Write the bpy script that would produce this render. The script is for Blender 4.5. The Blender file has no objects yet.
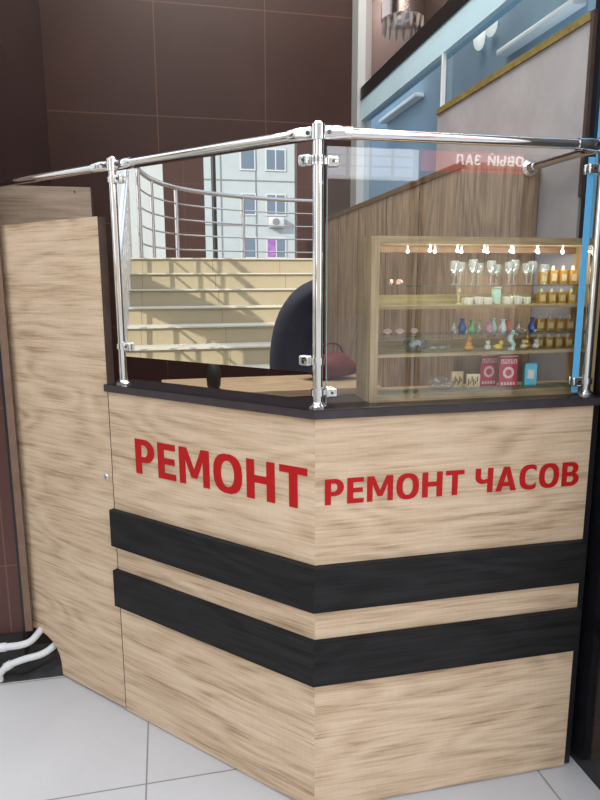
import bpy, bmesh, math, random
from math import pi, sin, cos, sqrt, radians, atan2
from mathutils import Vector, Matrix
random.seed(7)
COL = bpy.context.scene.collection
S2 = sqrt(.5)

# ------------------------------------------------------------------ materials
def mat(name, col, rough=.5, metal=0, spec=.5, emit=None, es=0, alpha=None):
    m = bpy.data.materials.new(name); m.use_nodes = True
    b = m.node_tree.nodes['Principled BSDF']
    b.inputs['Base Color'].default_value = (*col, 1)
    b.inputs['Roughness'].default_value = rough
    b.inputs['Metallic'].default_value = metal
    b.inputs['Specular IOR Level'].default_value = spec
    if emit:
        b.inputs['Emission Color'].default_value = (*emit, 1); b.inputs['Emission Strength'].default_value = es
    return m

def N(m, t, **kw):
    n = m.node_tree.nodes.new(t)
    for k, v in kw.items(): setattr(n, k, v)
    return n
def LK(m, a, b): m.node_tree.links.new(a, b)
def math_n(m, op, a, b=None):
    n = N(m, 'ShaderNodeMath', operation=op)
    for i, v in enumerate((a, b)):
        if v is None: continue
        if isinstance(v, (int, float)): n.inputs[i].default_value = v
        else: LK(m, v, n.inputs[i])
    return n.outputs[0]

def noise(m, vec, scale, detail=4, rough=.55, dist=0):
    n = N(m, 'ShaderNodeTexNoise'); n.inputs['Scale'].default_value = scale
    n.inputs['Detail'].default_value = detail; n.inputs['Roughness'].default_value = rough; n.inputs['Distortion'].default_value = dist
    LK(m, vec, n.inputs['Vector']); return n.outputs['Fac']

def mapping(m, scale, loc=(0, 0, 0), rot=(0, 0, 0), coord='Object'):
    tc = N(m, 'ShaderNodeTexCoord'); mp = N(m, 'ShaderNodeMapping')
    mp.inputs['Scale'].default_value = scale; mp.inputs['Location'].default_value = loc; mp.inputs['Rotation'].default_value = rot
    LK(m, tc.outputs[coord], mp.inputs['Vector']); return mp.outputs['Vector']

def ramp(m, fac, stops):
    r = N(m, 'ShaderNodeValToRGB'); e = r.color_ramp.elements
    while len(e) < len(stops): e.new(.5)
    for k, (p, c) in enumerate(stops): e[k].position = p; e[k].color = (*c, 1)
    LK(m, fac, r.inputs['Fac']); return r.outputs['Color']

def mixc(m, fac, a, b, mode='MIX'):
    n = N(m, 'ShaderNodeMix', data_type='RGBA', blend_type=mode)
    if isinstance(fac, (int, float)): n.inputs[0].default_value = fac
    else: LK(m, fac, n.inputs[0])
    for i, v in ((6, a), (7, b)):
        if isinstance(v, tuple): n.inputs[i].default_value = (*v, 1)
        else: LK(m, v, n.inputs[i])
    return n.outputs[2]

def wood(name, light, mid, dark, axis='x', rough=.55, seed=0, contrast=1):
    """oak decor: long grain along local X (or Z), fine pores and wide cathedral figures"""
    m = mat(name, mid, rough, spec=.3); b = m.node_tree.nodes['Principled BSDF']
    def v(a, c): return (a, c, c) if axis == 'x' else (c, c, a)
    vec = mapping(m, v(1, 1), (seed * 3.7, seed * 1.3, seed * 2.1))
    big = noise(m, mapping(m, v(.5, 13), (seed, seed * 2, seed * 1.7)), 1.6, 5, .62, .25)
    fine = noise(m, mapping(m, v(4, 110), (seed, 0, seed)), 1.5, 5, .7, .2)
    med = noise(m, mapping(m, v(2.2, 40), (0, seed, seed)), 1.4, 4, .6, .6)
    # growth rings for the cathedral figures
    w = N(m, 'ShaderNodeTexNoise'); w.inputs['Scale'].default_value = 1.0
    w.inputs['Detail'].default_value = 2; LK(m, mapping(m, v(1.0, 4.2), (seed * 5, seed, 4 + seed)), w.inputs['Vector'])
    rings = math_n(m, 'SINE', math_n(m, 'MULTIPLY', w.outputs['Fac'], 80.0))
    rings = math_n(m, 'MULTIPLY', rings, .06)
    f = math_n(m, 'ADD', math_n(m, 'ADD', math_n(m, 'MULTIPLY', big, .42), .05), math_n(m, 'MULTIPLY', med, .48))
    f = math_n(m, 'ADD', f, math_n(m, 'MULTIPLY', math_n(m, 'SUBTRACT', fine, .5), .8))
    f = math_n(m, 'ADD', f, rings)
    c = ramp(m, f, [(.27, dark), (.46, mid), (.64, light)])
    # cross saw marks
    saw = noise(m, mapping(m, v(160, 14), (seed, 3, 0)), 1.2, 2, .5)
    c = mixc(m, .07, c, ramp(m, saw, [(.35, (.55, .5, .45)), (.65, (1, 1, 1))]), 'MULTIPLY')
    LK(m, c, b.inputs['Base Color'])
    bp = N(m, 'ShaderNodeBump'); bp.inputs['Strength'].default_value = .06; bp.inputs['Distance'].default_value = .002
    LK(m, fine, bp.inputs['Height']); LK(m, bp.outputs['Normal'], b.inputs['Normal'])
    return m

def tile(name, col, jcol, sx, sy, ox, oy, ax, w, rough=.35, spec=.5, var=.08):
    """square slabs with thin joints; ax = which two local axes"""
    m = mat(name, col, rough, spec=spec); b = m.node_tree.nodes['Principled BSDF']
    tc = N(m, 'ShaderNodeTexCoord'); sp = N(m, 'ShaderNodeSeparateXYZ'); LK(m, tc.outputs['Object'], sp.inputs[0])
    fs = []
    for a, s_, o_ in ((ax[0], sx, ox), (ax[1], sy, oy)):
        t = math_n(m, 'DIVIDE', math_n(m, 'SUBTRACT', sp.outputs[a], o_), s_)
        fr = math_n(m, 'FRACT', math_n(m, 'ADD', t, 100.5))
        d = math_n(m, 'ABSOLUTE', math_n(m, 'SUBTRACT', fr, .5))
        fs.append(math_n(m, 'LESS_THAN', d, w / s_ / 2))
    j = math_n(m, 'MAXIMUM', fs[0], fs[1])
    n1 = noise(m, tc.outputs['Object'], 2.2, 6, .65, .4)
    n2 = noise(m, tc.outputs['Object'], 60, 3, .6)
    c = ramp(m, math_n(m, 'ADD', math_n(m, 'MULTIPLY', n1, .8), math_n(m, 'MULTIPLY', n2, .2)),
             [(.3, tuple(x * (1 - var) for x in col)), (.7, tuple(min(1, x * (1 + var)) for x in col))])
    LK(m, mixc(m, j, c, jcol), b.inputs['Base Color'])
    return m

def noisy(name, col, var=.12, scale=6, rough=.6, spec=.4):
    m = mat(name, col, rough, spec=spec); b = m.node_tree.nodes['Principled BSDF']
    f = noise(m, mapping(m, (1, 1, 1)), scale, 6, .6, .3)
    LK(m, ramp(m, f, [(.3, tuple(x * (1 - var) for x in col)), (.7, tuple(min(1, x * (1 + var)) for x in col))]), b.inputs['Base Color'])
    return m

def glass(name, tint=(1, 1, 1), ior=1.5, boost=0.0, rough=0.0):
    """thin pane: clear transmission plus Fresnel reflection"""
    m = bpy.data.materials.new(name); m.use_nodes = True; nt = m.node_tree
    nt.nodes.remove(nt.nodes['Principled BSDF']); out = nt.nodes['Material Output']
    t = N(m, 'ShaderNodeBsdfTransparent'); t.inputs[0].default_value = (*tint, 1)
    g = N(m, 'ShaderNodeBsdfGlossy'); g.inputs['Roughness'].default_value = rough
    fr = N(m, 'ShaderNodeFresnel'); fr.inputs[0].default_value = ior
    ge = N(m, 'ShaderNodeNewGeometry')   # reflect at the outer faces only: a thin pane lets the ray leave unbent
    fac = math_n(m, 'MULTIPLY', math_n(m, 'ADD', math_n(m, 'MULTIPLY', fr.outputs[0], 1.0), boost), math_n(m, 'SUBTRACT', 1.0, ge.outputs['Backfacing']))
    mx = N(m, 'ShaderNodeMixShader'); LK(m, fac, mx.inputs[0]); LK(m, t.outputs[0], mx.inputs[1]); LK(m, g.outputs[0], mx.inputs[2])
    LK(m, mx.outputs[0], out.inputs[0]); return m

M = {}
OAKL, OAKM, OAKD = (.73, .555, .385), (.61, .44, .285), (.375, .245, .145)
M['oak_left'] = wood('oak_left', OAKL, OAKM, OAKD, seed=1)
M['oak_right'] = wood('oak_right', OAKL, OAKM, OAKD, seed=2.3)
M['oak_door'] = wood('oak_door', OAKL, OAKM, OAKD, seed=4.1)
M['oak_shade'] = wood('oak_shade', (.42, .33, .25), (.34, .26, .19), (.23, .17, .12), seed=5.6)  # oak with the shade behind the door put into its colour
M['plank'] = wood('plank', (.48, .34, .22), (.33, .23, .15), (.18, .122, .08), axis='z', seed=3.2)
M['case_wood'] = wood('case_wood', (.50, .37, .21), (.38, .27, .145), (.26, .18, .09), axis='x', seed=6.4)
M['case_side'] = wood('case_side', (.50, .37, .21), (.38, .27, .145), (.26, .18, .09), axis='z', seed=7.7)
M['desk_wood'] = wood('desk_wood', (.50, .38, .25), (.40, .30, .19), (.28, .2, .12), seed=8.2)
M['black_wood'] = bw_ = wood('black_wood', (.022, .020, .020), (.014, .013, .013), (.006, .0055, .0055), seed=9, rough=.5)
bw_.node_tree.nodes['Principled BSDF'].inputs['Specular IOR Level'].default_value = .18
M['slab_black'] = noisy('slab_black', (.02, .018, .022), .3, 9, .25)
M['slab_edge'] = noisy('slab_edge', (.045, .035, .038), .2, 30, .45)
M['edge_brown'] = noisy('edge_brown', (.075, .05, .038), .2, 20, .5)
M['strip_brown'] = noisy('strip_brown', (.16, .085, .035), .25, 20, .5)
M['red'] = mat('red_vinyl', (.47, .010, .010), .5, spec=.2)
M['chrome'] = mat('chrome', (.80, .80, .80), .07, 1)
M['satin'] = mat('satin', (.72, .73, .75), .22, 1)
M['bolt'] = mat('bolt', (.12, .12, .13), .3, 1)
M['rubber'] = mat('rubber', (.02, .02, .02), .6)
M['mirror'] = mat('mirror', (.86, .87, .86), .0, 1)
M['glass'] = glass('glass', (.975, .985, .98), boost=.045)
M['pane'] = glass('window_pane', (.80, .88, .93))
M['pane_dark'] = glass('dark_pane', (.78, .72, .69))
M['shelf_glass'] = glass('shelf_glass', (.80, .90, .87), boost=.08)
M['crystal'] = glass('crystal', (.95, .98, .97), boost=.16, rough=.05)
cm_ = M['crystal']; o_ = cm_.node_tree.nodes['Material Output']; src = o_.inputs[0].links[0].from_socket
df = N(cm_, 'ShaderNodeBsdfDiffuse'); df.inputs[0].default_value = (.85, .9, .88, 1); m2_ = N(cm_, 'ShaderNodeMixShader'); m2_.inputs[0].default_value = .06
LK(cm_, src, m2_.inputs[1]); LK(cm_, df.outputs[0], m2_.inputs[2]); LK(cm_, m2_.outputs[0], o_.inputs[0])
M['glass_edge'] = mat('glass_edge', (.35, .5, .46), .2)
M['tile_brown'] = tile('tile_brown', (.036, .0155, .0125), (.085, .042, .028), .613, .585, .011, 2.35, (0, 2), .006, .4, .28, .18)
M['tile_side'] = tile('tile_side', (.030, .016, .016), (.06, .035, .028), .6, .585, 3.1, 2.35, (1, 2), .006, .28, .5, .2)
M['trim_brown'] = noisy('trim_brown', (.20, .12, .08), .15, 20, .5)
M['tile_pier'] = tile('tile_pier', (.085, .030, .022), (.14, .07, .05), .6, .585, .0, 1.0, (0, 2), .005, .35, .5, .12)
M['tile_pillar'] = tile('tile_pillar', (.045, .018, .014), (.09, .04, .03), .6, .585, .0, 1.0, (1, 2), .005, .4, .4, .12)
M['floor'] = tile('floor_tile', (.56, .545, .53), (.26, .245, .23), .5665, .5665, -.103, 1.597, (0, 1), .005, .4, .45, .06)
M['granite'] = noisy('granite', (.010, .010, .012), .5, 40, .12)
M['street'] = noisy('street', (.33, .32, .31), .2, 3, .8)
M['plaster'] = noisy('plaster', (.36, .345, .355), .14, 5, .8)
M['mustard'] = noisy('mustard', (.22, .165, .05), .3, 40, .6)
M['black_metal'] = mat('black_metal', (.012, .011, .012), .3)
M['alu'] = mat('alu', (.52, .55, .56), .45, .35)
M['pale_blue'] = noisy('pale_blue', (.50, .70, .80), .06, 3, .5)
M['blue_wall'] = noisy('blue_wall', (.24, .345, .43), .12, 1.6, .6)
M['blue_film'] = mat('blue_film', (.14, .50, .85), .3)  # film tape blue, also painted on a window pane as reflected sky
M['white'] = mat('white', (.8, .8, .78), .45)
M['white_lamp'] = mat('white_lamp', (.8, .78, .7), .4, emit=(1, .93, .8), es=.55)
M['ceiling'] = noisy('ceiling', (.55, .54, .53), .05, 3, .8)
M['upper_wall'] = noisy('upper_wall', (.105, .075, .066), .1, 2, .7)
M['room'] = noisy('room', (.20, .15, .135), .1, 2, .7)
M['pipe'] = noisy('pipe_white', (.72, .72, .70), .06, 30, .4)
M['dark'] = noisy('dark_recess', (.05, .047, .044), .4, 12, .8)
M['led'] = mat('led', (1, 1, 1), .3, emit=(1, .96, .86), es=9)  # glow of the dots that imitate reflected lamps
M['maroon'] = noisy('maroon_cloth', (.12, .015, .022), .3, 20, .8)
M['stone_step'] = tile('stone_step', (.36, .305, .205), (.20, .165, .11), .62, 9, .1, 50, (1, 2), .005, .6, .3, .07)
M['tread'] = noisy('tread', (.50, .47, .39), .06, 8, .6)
M['steel_rail'] = mat('steel_rail', (.42, .41, .42), .25, 1)
M['facade'] = noisy('facade', (.35, .39, .41), .05, .5, .9)
M['facade_warm'] = noisy('facade_warm', (.27, .25, .23), .06, .4, .9)
M['white_wall'] = noisy('white_wall', (.42, .45, .45), .05, 2, .8)
M['seam'] = mat('seam', (.17, .18, .19), .9)
M['win_frame'] = mat('win_frame', (.45, .46, .48), .5)
M['win_glass'] = mat('win_glass', (.10, .14, .19), .1)
M['violet'] = noisy('violet', (.25, .12, .33), .4, 2, .8)
M['jacket'] = noisy('navy_jacket', (.008, .007, .017), .3, 25, .75)
M['trousers'] = noisy('trousers', (.02, .02, .024), .2, 20, .8)
M['skin'] = noisy('skin', (.55, .34, .25), .06, 12, .5)
M['hair'] = noisy('hair', (.03, .02, .015), .4, 60, .6)
M['shoe'] = mat('shoe', (.015, .014, .014), .4)
M['sign_red'] = mat('sign_red', (.42, .05, .06), .5, emit=(1, .16, .18), es=1.3)  # sign is no lamp; glow added so its reflection in the pane shows
M['sign_white'] = mat('sign_white', (.85, .85, .85), .5, emit=(1, .95, .95), es=4)  # letters given the same added glow
M['paper'] = mat('paper', (.8, .8, .8), .6, emit=(.95, .97, 1), es=2.2)  # plain board; glow added to strengthen its reflection in the pane
M['sheet'] = mat('sheet', (.8, .8, .8), .6, emit=(.80, .86, 1), es=3.6)  # single notices, glow added likewise
M['ink'] = mat('ink', (.10, .14, .30), .6)
M['gold'] = mat('gold', (.70, .42, .12), .3, .7)
M['gold_pale'] = mat('gold_pale', (.72, .58, .34), .4, .3)
M['yellow'] = mat('yellow', (.80, .58, .05), .35)
M['amber'] = mat('amber', (.70, .36, .06), .35)
M['mint'] = mat('mint', (.60, .78, .66), .35)
M['shell'] = noisy('shell', (.78, .52, .45), .15, 50, .45)
M['cream'] = noisy('cream', (.72, .66, .52), .1, 30, .5)
M['cyan'] = mat('cyan', (.16, .62, .80), .35)
M['green'] = mat('green', (.20, .45, .16), .3)
M['orange'] = mat('orange', (.80, .16, .07), .35)
M['pink'] = mat('pink', (.75, .35, .45), .35)
M['deep_blue'] = mat('deep_blue', (.05, .10, .35), .3)
M['card_red'] = mat('card_red', (.55, .05, .08), .4)
M['card_pink'] = mat('card_pink', (.85, .62, .62), .5)
M['tan'] = noisy('tan', (.55, .36, .20), .3, 60, .6)
M['brown_ink'] = mat('brown_ink', (.12, .05, .03), .6)

# ------------------------------------------------------------------ mesh helpers
def B(): return bmesh.new()
def box(bm, x0, x1, y0, y1, z0, z1, bev=0):
    g = bmesh.ops.create_cube(bm, size=1)
    bmesh.ops.scale(bm, vec=(x1 - x0, y1 - y0, z1 - z0), verts=g['verts'])
    bmesh.ops.translate(bm, vec=((x0 + x1) / 2, (y0 + y1) / 2, (z0 + z1) / 2), verts=g['verts'])
    if bev:
        es = list({e for v in g['verts'] for e in v.link_edges})
        bmesh.ops.bevel(bm, geom=es, offset=bev, segments=2, affect='EDGES', profile=.5)
    return bm
def cyl(bm, p0, p1, r0, r1=None, seg=20, caps=True):
    p0, p1 = Vector(p0), Vector(p1); d = p1 - p0; r1 = r0 if r1 is None else r1
    q = d.to_track_quat('Z', 'Y').to_matrix().to_4x4(); q.translation = (p0 + p1) / 2
    bmesh.ops.create_cone(bm, cap_ends=caps, segments=seg, radius1=r0, radius2=r1, depth=d.length, matrix=q)
    return bm
def sph(bm, c, r, sc=(1, 1, 1), seg=16):
    mt = Matrix.Translation(c) @ Matrix.Diagonal((*sc, 1))
    bmesh.ops.create_uvsphere(bm, u_segments=seg, v_segments=max(6, seg // 2), radius=r, matrix=mt); return bm
def tube(bm, pts, r, seg=12, smooth=6):
    P = [Vector(p) for p in pts]
    if len(P) > 2 and smooth:
        Q = []
        for i in range(len(P) - 1):
            a, b, c, d = P[max(i - 1, 0)], P[i], P[i + 1], P[min(i + 2, len(P) - 1)]
            for k in range(smooth):
                t = k / smooth
                Q.append(.5 * ((2 * b) + (c - a) * t + (2 * a - 5 * b + 4 * c - d) * t * t + (3 * b - a - 3 * c + d) * t ** 3))
        Q.append(P[-1]); P = Q
    rings = []; up = Vector((0, 0, 1))
    for i, p in enumerate(P):
        d = (P[min(i + 1, len(P) - 1)] - P[max(i - 1, 0)]).normalized()
        if abs(d.dot(up)) > .95: up = Vector((1, 0, 0)) if abs(d.x) < .9 else Vector((0, 1, 0))
        a = d.cross(up).normalized(); b = a.cross(d).normalized(); up = b
        rings.append([bm.verts.new(p + (a * cos(2 * pi * k / seg) + b * sin(2 * pi * k / seg)) * r) for k in range(seg)])
    for q0, q1 in zip(rings, rings[1:]):
        for k in range(seg): bm.faces.new((q0[k], q0[(k + 1) % seg], q1[(k + 1) % seg], q1[k]))
    bm.faces.new(rings[0][::-1]); bm.faces.new(rings[-1]); return bm
def lathe(bm, prof, c=(0, 0, 0), seg=20):
    rings = []
    for r, z in prof: rings.append([bm.verts.new((c[0] + r * cos(2 * pi * k / seg), c[1] + r * sin(2 * pi * k / seg), c[2] + z)) for k in range(seg)])
    for q0, q1 in zip(rings, rings[1:]):
        for k in range(seg): bm.faces.new((q0[k], q0[(k + 1) % seg], q1[(k + 1) % seg], q1[k]))
    bm.faces.new(rings[0][::-1]); bm.faces.new(rings[-1]); return bm
def prism(bm, poly, y0, y1):
    """extrude an XZ polygon along Y"""
    a = [bm.verts.new((x, y0, z)) for x, z in poly]; b = [bm.verts.new((x, y1, z)) for x, z in poly]
    n = len(poly)
    bm.faces.new(a); bm.faces.new(b[::-1])
    for i in range(n): bm.faces.new((a[i], b[i], b[(i + 1) % n], a[(i + 1) % n]))
    return bm
def obj(name, bm, m, parent=None, loc=(0, 0, 0), rz=0, smooth=True):
    bmesh.ops.recalc_face_normals(bm, faces=bm.faces)
    me = bpy.data.meshes.new(name); bm.to_mesh(me); bm.free()
    o = bpy.data.objects.new(name, me); COL.objects.link(o); me.materials.append(M[m] if isinstance(m, str) else m)
    if smooth:
        for p in me.polygons: p.use_smooth = True
        me.set_sharp_from_angle(angle=radians(35))
    o.location = loc; o.rotation_euler = (0, 0, rz)
    if parent: o.parent = parent
    return o
def tag(o, label, cat, group=None):
    o['label'] = label; o['category'] = cat
    if group: o['group'] = group
    return o
def thing(name, label, cat, loc=(0, 0, 0), rz=0, group=None):
    o = bpy.data.objects.new(name, None); COL.objects.link(o); o.empty_display_size = .05
    o.location = loc; o.rotation_euler = (0, 0, rz); return tag(o, label, cat, group)
def struct(name, bm, m, parent=None, loc=(0, 0, 0), smooth=True):
    o = obj(name, bm, m, parent, loc, smooth=smooth)
    if not parent: o['kind'] = 'structure'
    return o
def dup(root, loc, label, group=None, rz=None, sc=None, m=None):
    r = root.copy(); COL.objects.link(r); r.location = loc; r['label'] = label
    if group: r['group'] = group
    if rz is not None: r.rotation_euler = (0, 0, rz)
    if sc: r.scale = sc
    if m:
        r.data = r.data.copy(); r.data.materials[0] = M[m]
    for ch in list(root.children):
        c = ch.copy(); COL.objects.link(c); c.parent = r
    return r
ORD = ['first', 'second', 'third', 'fourth', 'fifth', 'sixth', 'seventh', 'eighth', 'ninth', 'tenth', 'eleventh', 'twelfth', 'thirteenth', 'fourteenth', 'fifteenth', 'sixteenth']

# ------------------------------------------------------------------ bold sans lettering (cap height 1)
def arc(cx, cz, rx, rz_, a0, a1, n=14):
    return [(cx + rx * cos(radians(a0 + (a1 - a0) * i / n)), cz + rz_ * sin(radians(a0 + (a1 - a0) * i / n))) for i in range(n + 1)]
T_ = .225; H_ = .175
def se(cx, cz, rx, rz_, a0, a1, n=18, e=2.5):
    out = []
    for i in range(n + 1):
        a = radians(a0 + (a1 - a0) * i / n); c, s = cos(a), sin(a)
        out.append((cx + rx * abs(c) ** (2 / e) * (1 if c >= 0 else -1), cz + rz_ * abs(s) ** (2 / e) * (1 if s >= 0 else -1)))
    return out
def rect(x0, z0, x1, z1): return [(x0, z0), (x1, z0), (x1, z1), (x0, z1)]
GL = {
 'Р': (.70, [[(0, 0), (T_, 0), (T_, .335), (.36, .335)] + arc(.36, .6675, .345, .3325, -90, 90) + [(0, 1)],
             [(T_, .50), (.33, .50)] + arc(.33, .668, .135, .168, -90, 90) + [(T_, .836)]]),
 'Е': (.62, [[(0, 0), (.62, 0), (.62, H_), (T_, H_), (T_, .42), (.585, .42), (.585, .595), (T_, .595), (T_, 1 - H_), (.62, 1 - H_), (.62, 1), (0, 1)]]),
 'М': (.99, [[(0, 0), (.205, 0), (.205, .69), (.40, .2), (.59, .2), (.785, .69), (.785, 0), (.99, 0), (.99, 1), (.735, 1), (.495, .43), (.255, 1), (0, 1)]]),
 'О': (.88, [se(.44, .5, .44, .52, 0, 360)[:-1], se(.44, .5, .205, .345, 0, 360, e=2.2)[:-1]]),
 'Н': (.80, [[(0, 0), (T_, 0), (T_, .425), (.80 - T_, .425), (.80 - T_, 0), (.80, 0), (.80, 1), (.80 - T_, 1), (.80 - T_, .61), (T_, .61), (T_, 1), (0, 1)]]),
 'Т': (.74, [[(.2575, 0), (.4825, 0), (.4825, 1 - H_), (.74, 1 - H_), (.74, 1), (0, 1), (0, 1 - H_), (.2575, 1 - H_)]]),
 'Ч': (.74, [[(.74 - T_, 0), (.74, 0), (.74, 1), (.74 - T_, 1), (.74 - T_, .55)] + arc(.37, .66, .145, .13, -40, -180)[1:] + [(.225, 1), (0, 1)] + arc(.32, .66, .32, .30, 180, 285) + [(.74 - T_, .395)]]),
 'А': (.88, [[(0, 0), (.235, 0), (.295, .2), (.585, .2), (.645, 0), (.88, 0), (.565, 1), (.315, 1)], [(.345, .37), (.535, .37), (.44, .71)]]),
 'С': (.72, [se(.46, .5, .46, .52, 72, 288)[:] + [(.72, .06), (.72, .27)] + se(.50, .5, .265, .345, 290, 70) + [(.72, .73), (.72, .94)]]),
 'В': (.76, [[(0, 0), (.40, 0)] + arc(.43, .285, .33, .285, -90, 62, 12) + arc(.43, .75, .29, .25, -42, 90, 12) + [(0, 1)],
             [(T_, .165), (.36, .165)] + arc(.40, .295, .125, .13, -90, 90, 10) + [(T_, .425)],
             [(T_, .585), (.34, .585)] + arc(.37, .71, .115, .125, -90, 90, 10) + [(T_, .835)]]),
 'Г': (.60, [[(0, 0), (T_, 0), (T_, 1 - H_), (.60, 1 - H_), (.60, 1), (0, 1)]]),
 'Ы': (.98, [[(0, 0), (.36, 0)] + arc(.36, .32, .33, .32, -90, 90) + [(T_, .64), (T_, 1), (0, 1)], [(T_, .17), (.33, .17)] + arc(.33, .32, .13, .15, -90, 90) + [(T_, .47)], rect(.98 - T_, 0, .98, 1)]),
 'Й': (.82, [[(0, 0), (.20, 0), (.60, .62), (.60, 0), (.82, 0), (.82, 1), (.62, 1), (.22, .38), (.22, 1), (0, 1)], rect(.26, 1.08, .56, 1.19)]),
 'З': (.66, [[(.02, .06)] + se(.30, .28, .36, .30, -90, 70, 12) + se(.30, .74, .33, .28, -55, 90, 12) + [(.04, .95), (.04, .75)] + se(.26, .72, .16, .13, 80, -90, 8) + [(.16, .58), (.16, .43)] + se(.28, .29, .15, .135, 90, -90, 8) + [(.02, .26)]]),
 'Л': (.84, [[(0, 0), (.10, -.01), (.24, .06), (.30, .25), (.33, .82), (.84 - T_, .82), (.84 - T_, 0), (.84, 0), (.84, 1), (.13, 1), (.09, .35), (.05, .19), (0, .17)]]),
}
def lettering(name, text, height, width, m, parent, loc, rz, depth=.0006, gap=.13, space=.42):
    """one mesh per word group; local X runs along the text, Z up, faces -Y"""
    cu = bpy.data.curves.new(name, 'CURVE'); cu.dimensions = '2D'; cu.fill_mode = 'BOTH'; cu.extrude = depth
    x = 0
    adv = []
    for ch in text:
        if ch == ' ': x += space; continue
        w, loops = GL[ch]
        adv.append((x, loops)); x += w + gap
    tot = x - gap; kx = width / tot
    for x0, loops in adv:
        for lp in loops:
            s = cu.splines.new('POLY'); s.points.add(len(lp) - 1); s.use_cyclic_u = True
            for p, (a, b) in zip(s.points, lp): p.co = ((x0 + a) * kx, b * height, 0, 1)
    tmp = bpy.data.objects.new('tmp', cu); COL.objects.link(tmp)
    dg = bpy.context.evaluated_depsgraph_get(); dg.update()
    me = bpy.data.meshes.new_from_object(tmp.evaluated_get(dg)); bpy.data.objects.remove(tmp); bpy.data.curves.remove(cu)
    me.transform(Matrix.Rotation(pi / 2, 4, 'X')); me.name = name
    me.materials.clear(); me.materials.append(M[m])
    o = bpy.data.objects.new(name, me); COL.objects.link(o); o.location = loc; o.rotation_euler = (0, 0, rz)
    if parent: o.parent = parent
    return o

# ------------------------------------------------------------------ camera
cd = bpy.data.cameras.new('camera'); cam = bpy.data.objects.new('camera', cd); COL.objects.link(cam)
F, PITCH, ROLL, AZ, EYE = 610.618, -.17448, -.00493, 1.3656, 1.42092
fw = Vector((cos(AZ) * cos(PITCH), sin(AZ) * cos(PITCH), sin(PITCH))); r = Vector((sin(AZ), -cos(AZ), 0)); u = r.cross(fw)
r2 = r * cos(ROLL) + u * sin(ROLL); u2 = u * cos(ROLL) - r * sin(ROLL)
mw = Matrix((r2, u2, -fw)).transposed().to_4x4(); mw.translation = (0, 0, EYE); cam.matrix_world = mw
cd.sensor_fit = 'VERTICAL'; cd.sensor_height = 24; cd.lens = F / 800 * 24; cd.clip_start = .02; cd.clip_end = 300
cd.shift_x = (300 - 291.89) / 800; cd.shift_y = -(400 - 391.865) / 800
bpy.context.scene.camera = cam

# ------------------------------------------------------------------ frames of the kiosk
CX, CY = .349, 1.402            # outer corner of the two fronts, on the floor
WL, WR = .743, .766             # widths of the left and right fronts
def Lw(l, off=0):               # point of the left front: l metres left of the corner, off metres in front of it
    return (CX - S2 * l - S2 * off, CY + S2 * l - S2 * off)
RL = -pi / 4                    # left front turned 45 degrees
XW = 1.16                       # shop window wall
YB = 3.70                       # back wall of the niche
XP = -.572                      # right face of the left pier

# ------------------------------------------------------------------ setting
struct('floor', box(B(), -1.6, 3.2, -1.2, YB, -.06, 0), 'floor')
struct('ground', box(B(), -70, 40, -45, 50, -.2, -.065), 'street')
struct('wall_back', box(B(), -.9, XW + .1, YB, YB + .15, 0, 4.2), 'tile_brown')
struct('wall_left', box(B(), -.9, XP, 2.262, YB, .15, 4.2), 'tile_side')
struct('wall_front', box(B(), -.9, XP + .0115, 2.252, 2.262, .15, 4.2), 'tile_pier')
struct('trim_1', box(B(), XP + .021, XP + .045, 2.248, 2.262, .15, 4.2), 'trim_brown')
struct('trim_2', box(B(), XP + .012, XP + .020, 2.249, 2.262, .15, 4.2), 'black_metal')
struct('baseboard_left', box(B(), -.9, XP - .002, 2.30, YB, 0, .15), 'dark')
struct('ceiling', box(B(), -.9, 3.2, 1.2, YB + .15, 4.2, 4.35), 'ceiling')
struct('wall_right', box(B(), XW, XW + .1, 1.0, YB, 0, 1.105), 'granite')

struct('floor_recess', box(B(), -.9, -.40, 2.172, 2.41, 0, .003), 'dark')  # thin dark sheet laid on the floor to paint the shade there
struct('trim_10', box(B(), XP + .002, -.26, 2.40, 2.414, .003, .24), 'dark')  # dark board added to paint shade behind the pipe notch

# shop window in the right wall
struct('window_1', box(B(), XW + .018, XW + .024, 1.56, 3.57, 1.105, 2.45), 'pane')
struct('window_2', box(B(), XW + .018, XW + .024, 1.56, 3.57, 2.52, 4.2), 'pane_dark')
struct('trim_3', box(B(), XW - .01, XW + .06, 1.56, 3.57, 2.455, 2.52), 'black_metal')         # transom
struct('trim_4', box(B(), XW - .004, XW + .05, 1.56, 3.57, 2.345, 2.455), 'pale_blue')        # pale band under the transom
struct('trim_5', box(B(), XW - .022, XW + .06, 3.585, YB - .002, 1.105, 4.2), 'alu')
struct('trim_6', box(B(), XW - .012, XW + .06, 1.528, 1.56, 1.105, 4.2), 'black_metal')
struct('window_3', box(B(), XW - .002, XW + .02, 1.462, 1.528, 1.105, 4.2), 'blue_film')  # pane coloured flat blue in place of the sky it reflects
struct('trim_7', box(B(), XW - .004, XW + .1, 1.0, 1.462, 1.105, 4.2), 'black_metal')
struct('trim_8', box(B(), XW - .004, XW + .012, 2.502, 2.514, 1.105, 2.345), 'white')
# room behind the shop window
struct('wall_inner', box(B(), 1.62, 1.70, 1.06, 5.2, 0, 2.90), 'blue_wall')
struct('wall_upper', box(B(), 1.66, 1.70, 1.06, 5.2, 2.905, 4.2), 'upper_wall')
struct('wall_far', box(B(), XW + .06, 3.2, 5.2, 5.3, 0, 4.2), 'room')
struct('ceiling_inner', box(B(), XW + .06, 3.2, YB + .15, 5.2, 4.2, 4.3), 'room')
struct('wall_end', box(B(), 3.1, 3.2, 1.0, 5.2, 0, 4.2), 'room')
struct('wall_side', box(B(), XW + .1, 3.2, 1.0, 1.06, 0, 4.2), 'room')

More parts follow.
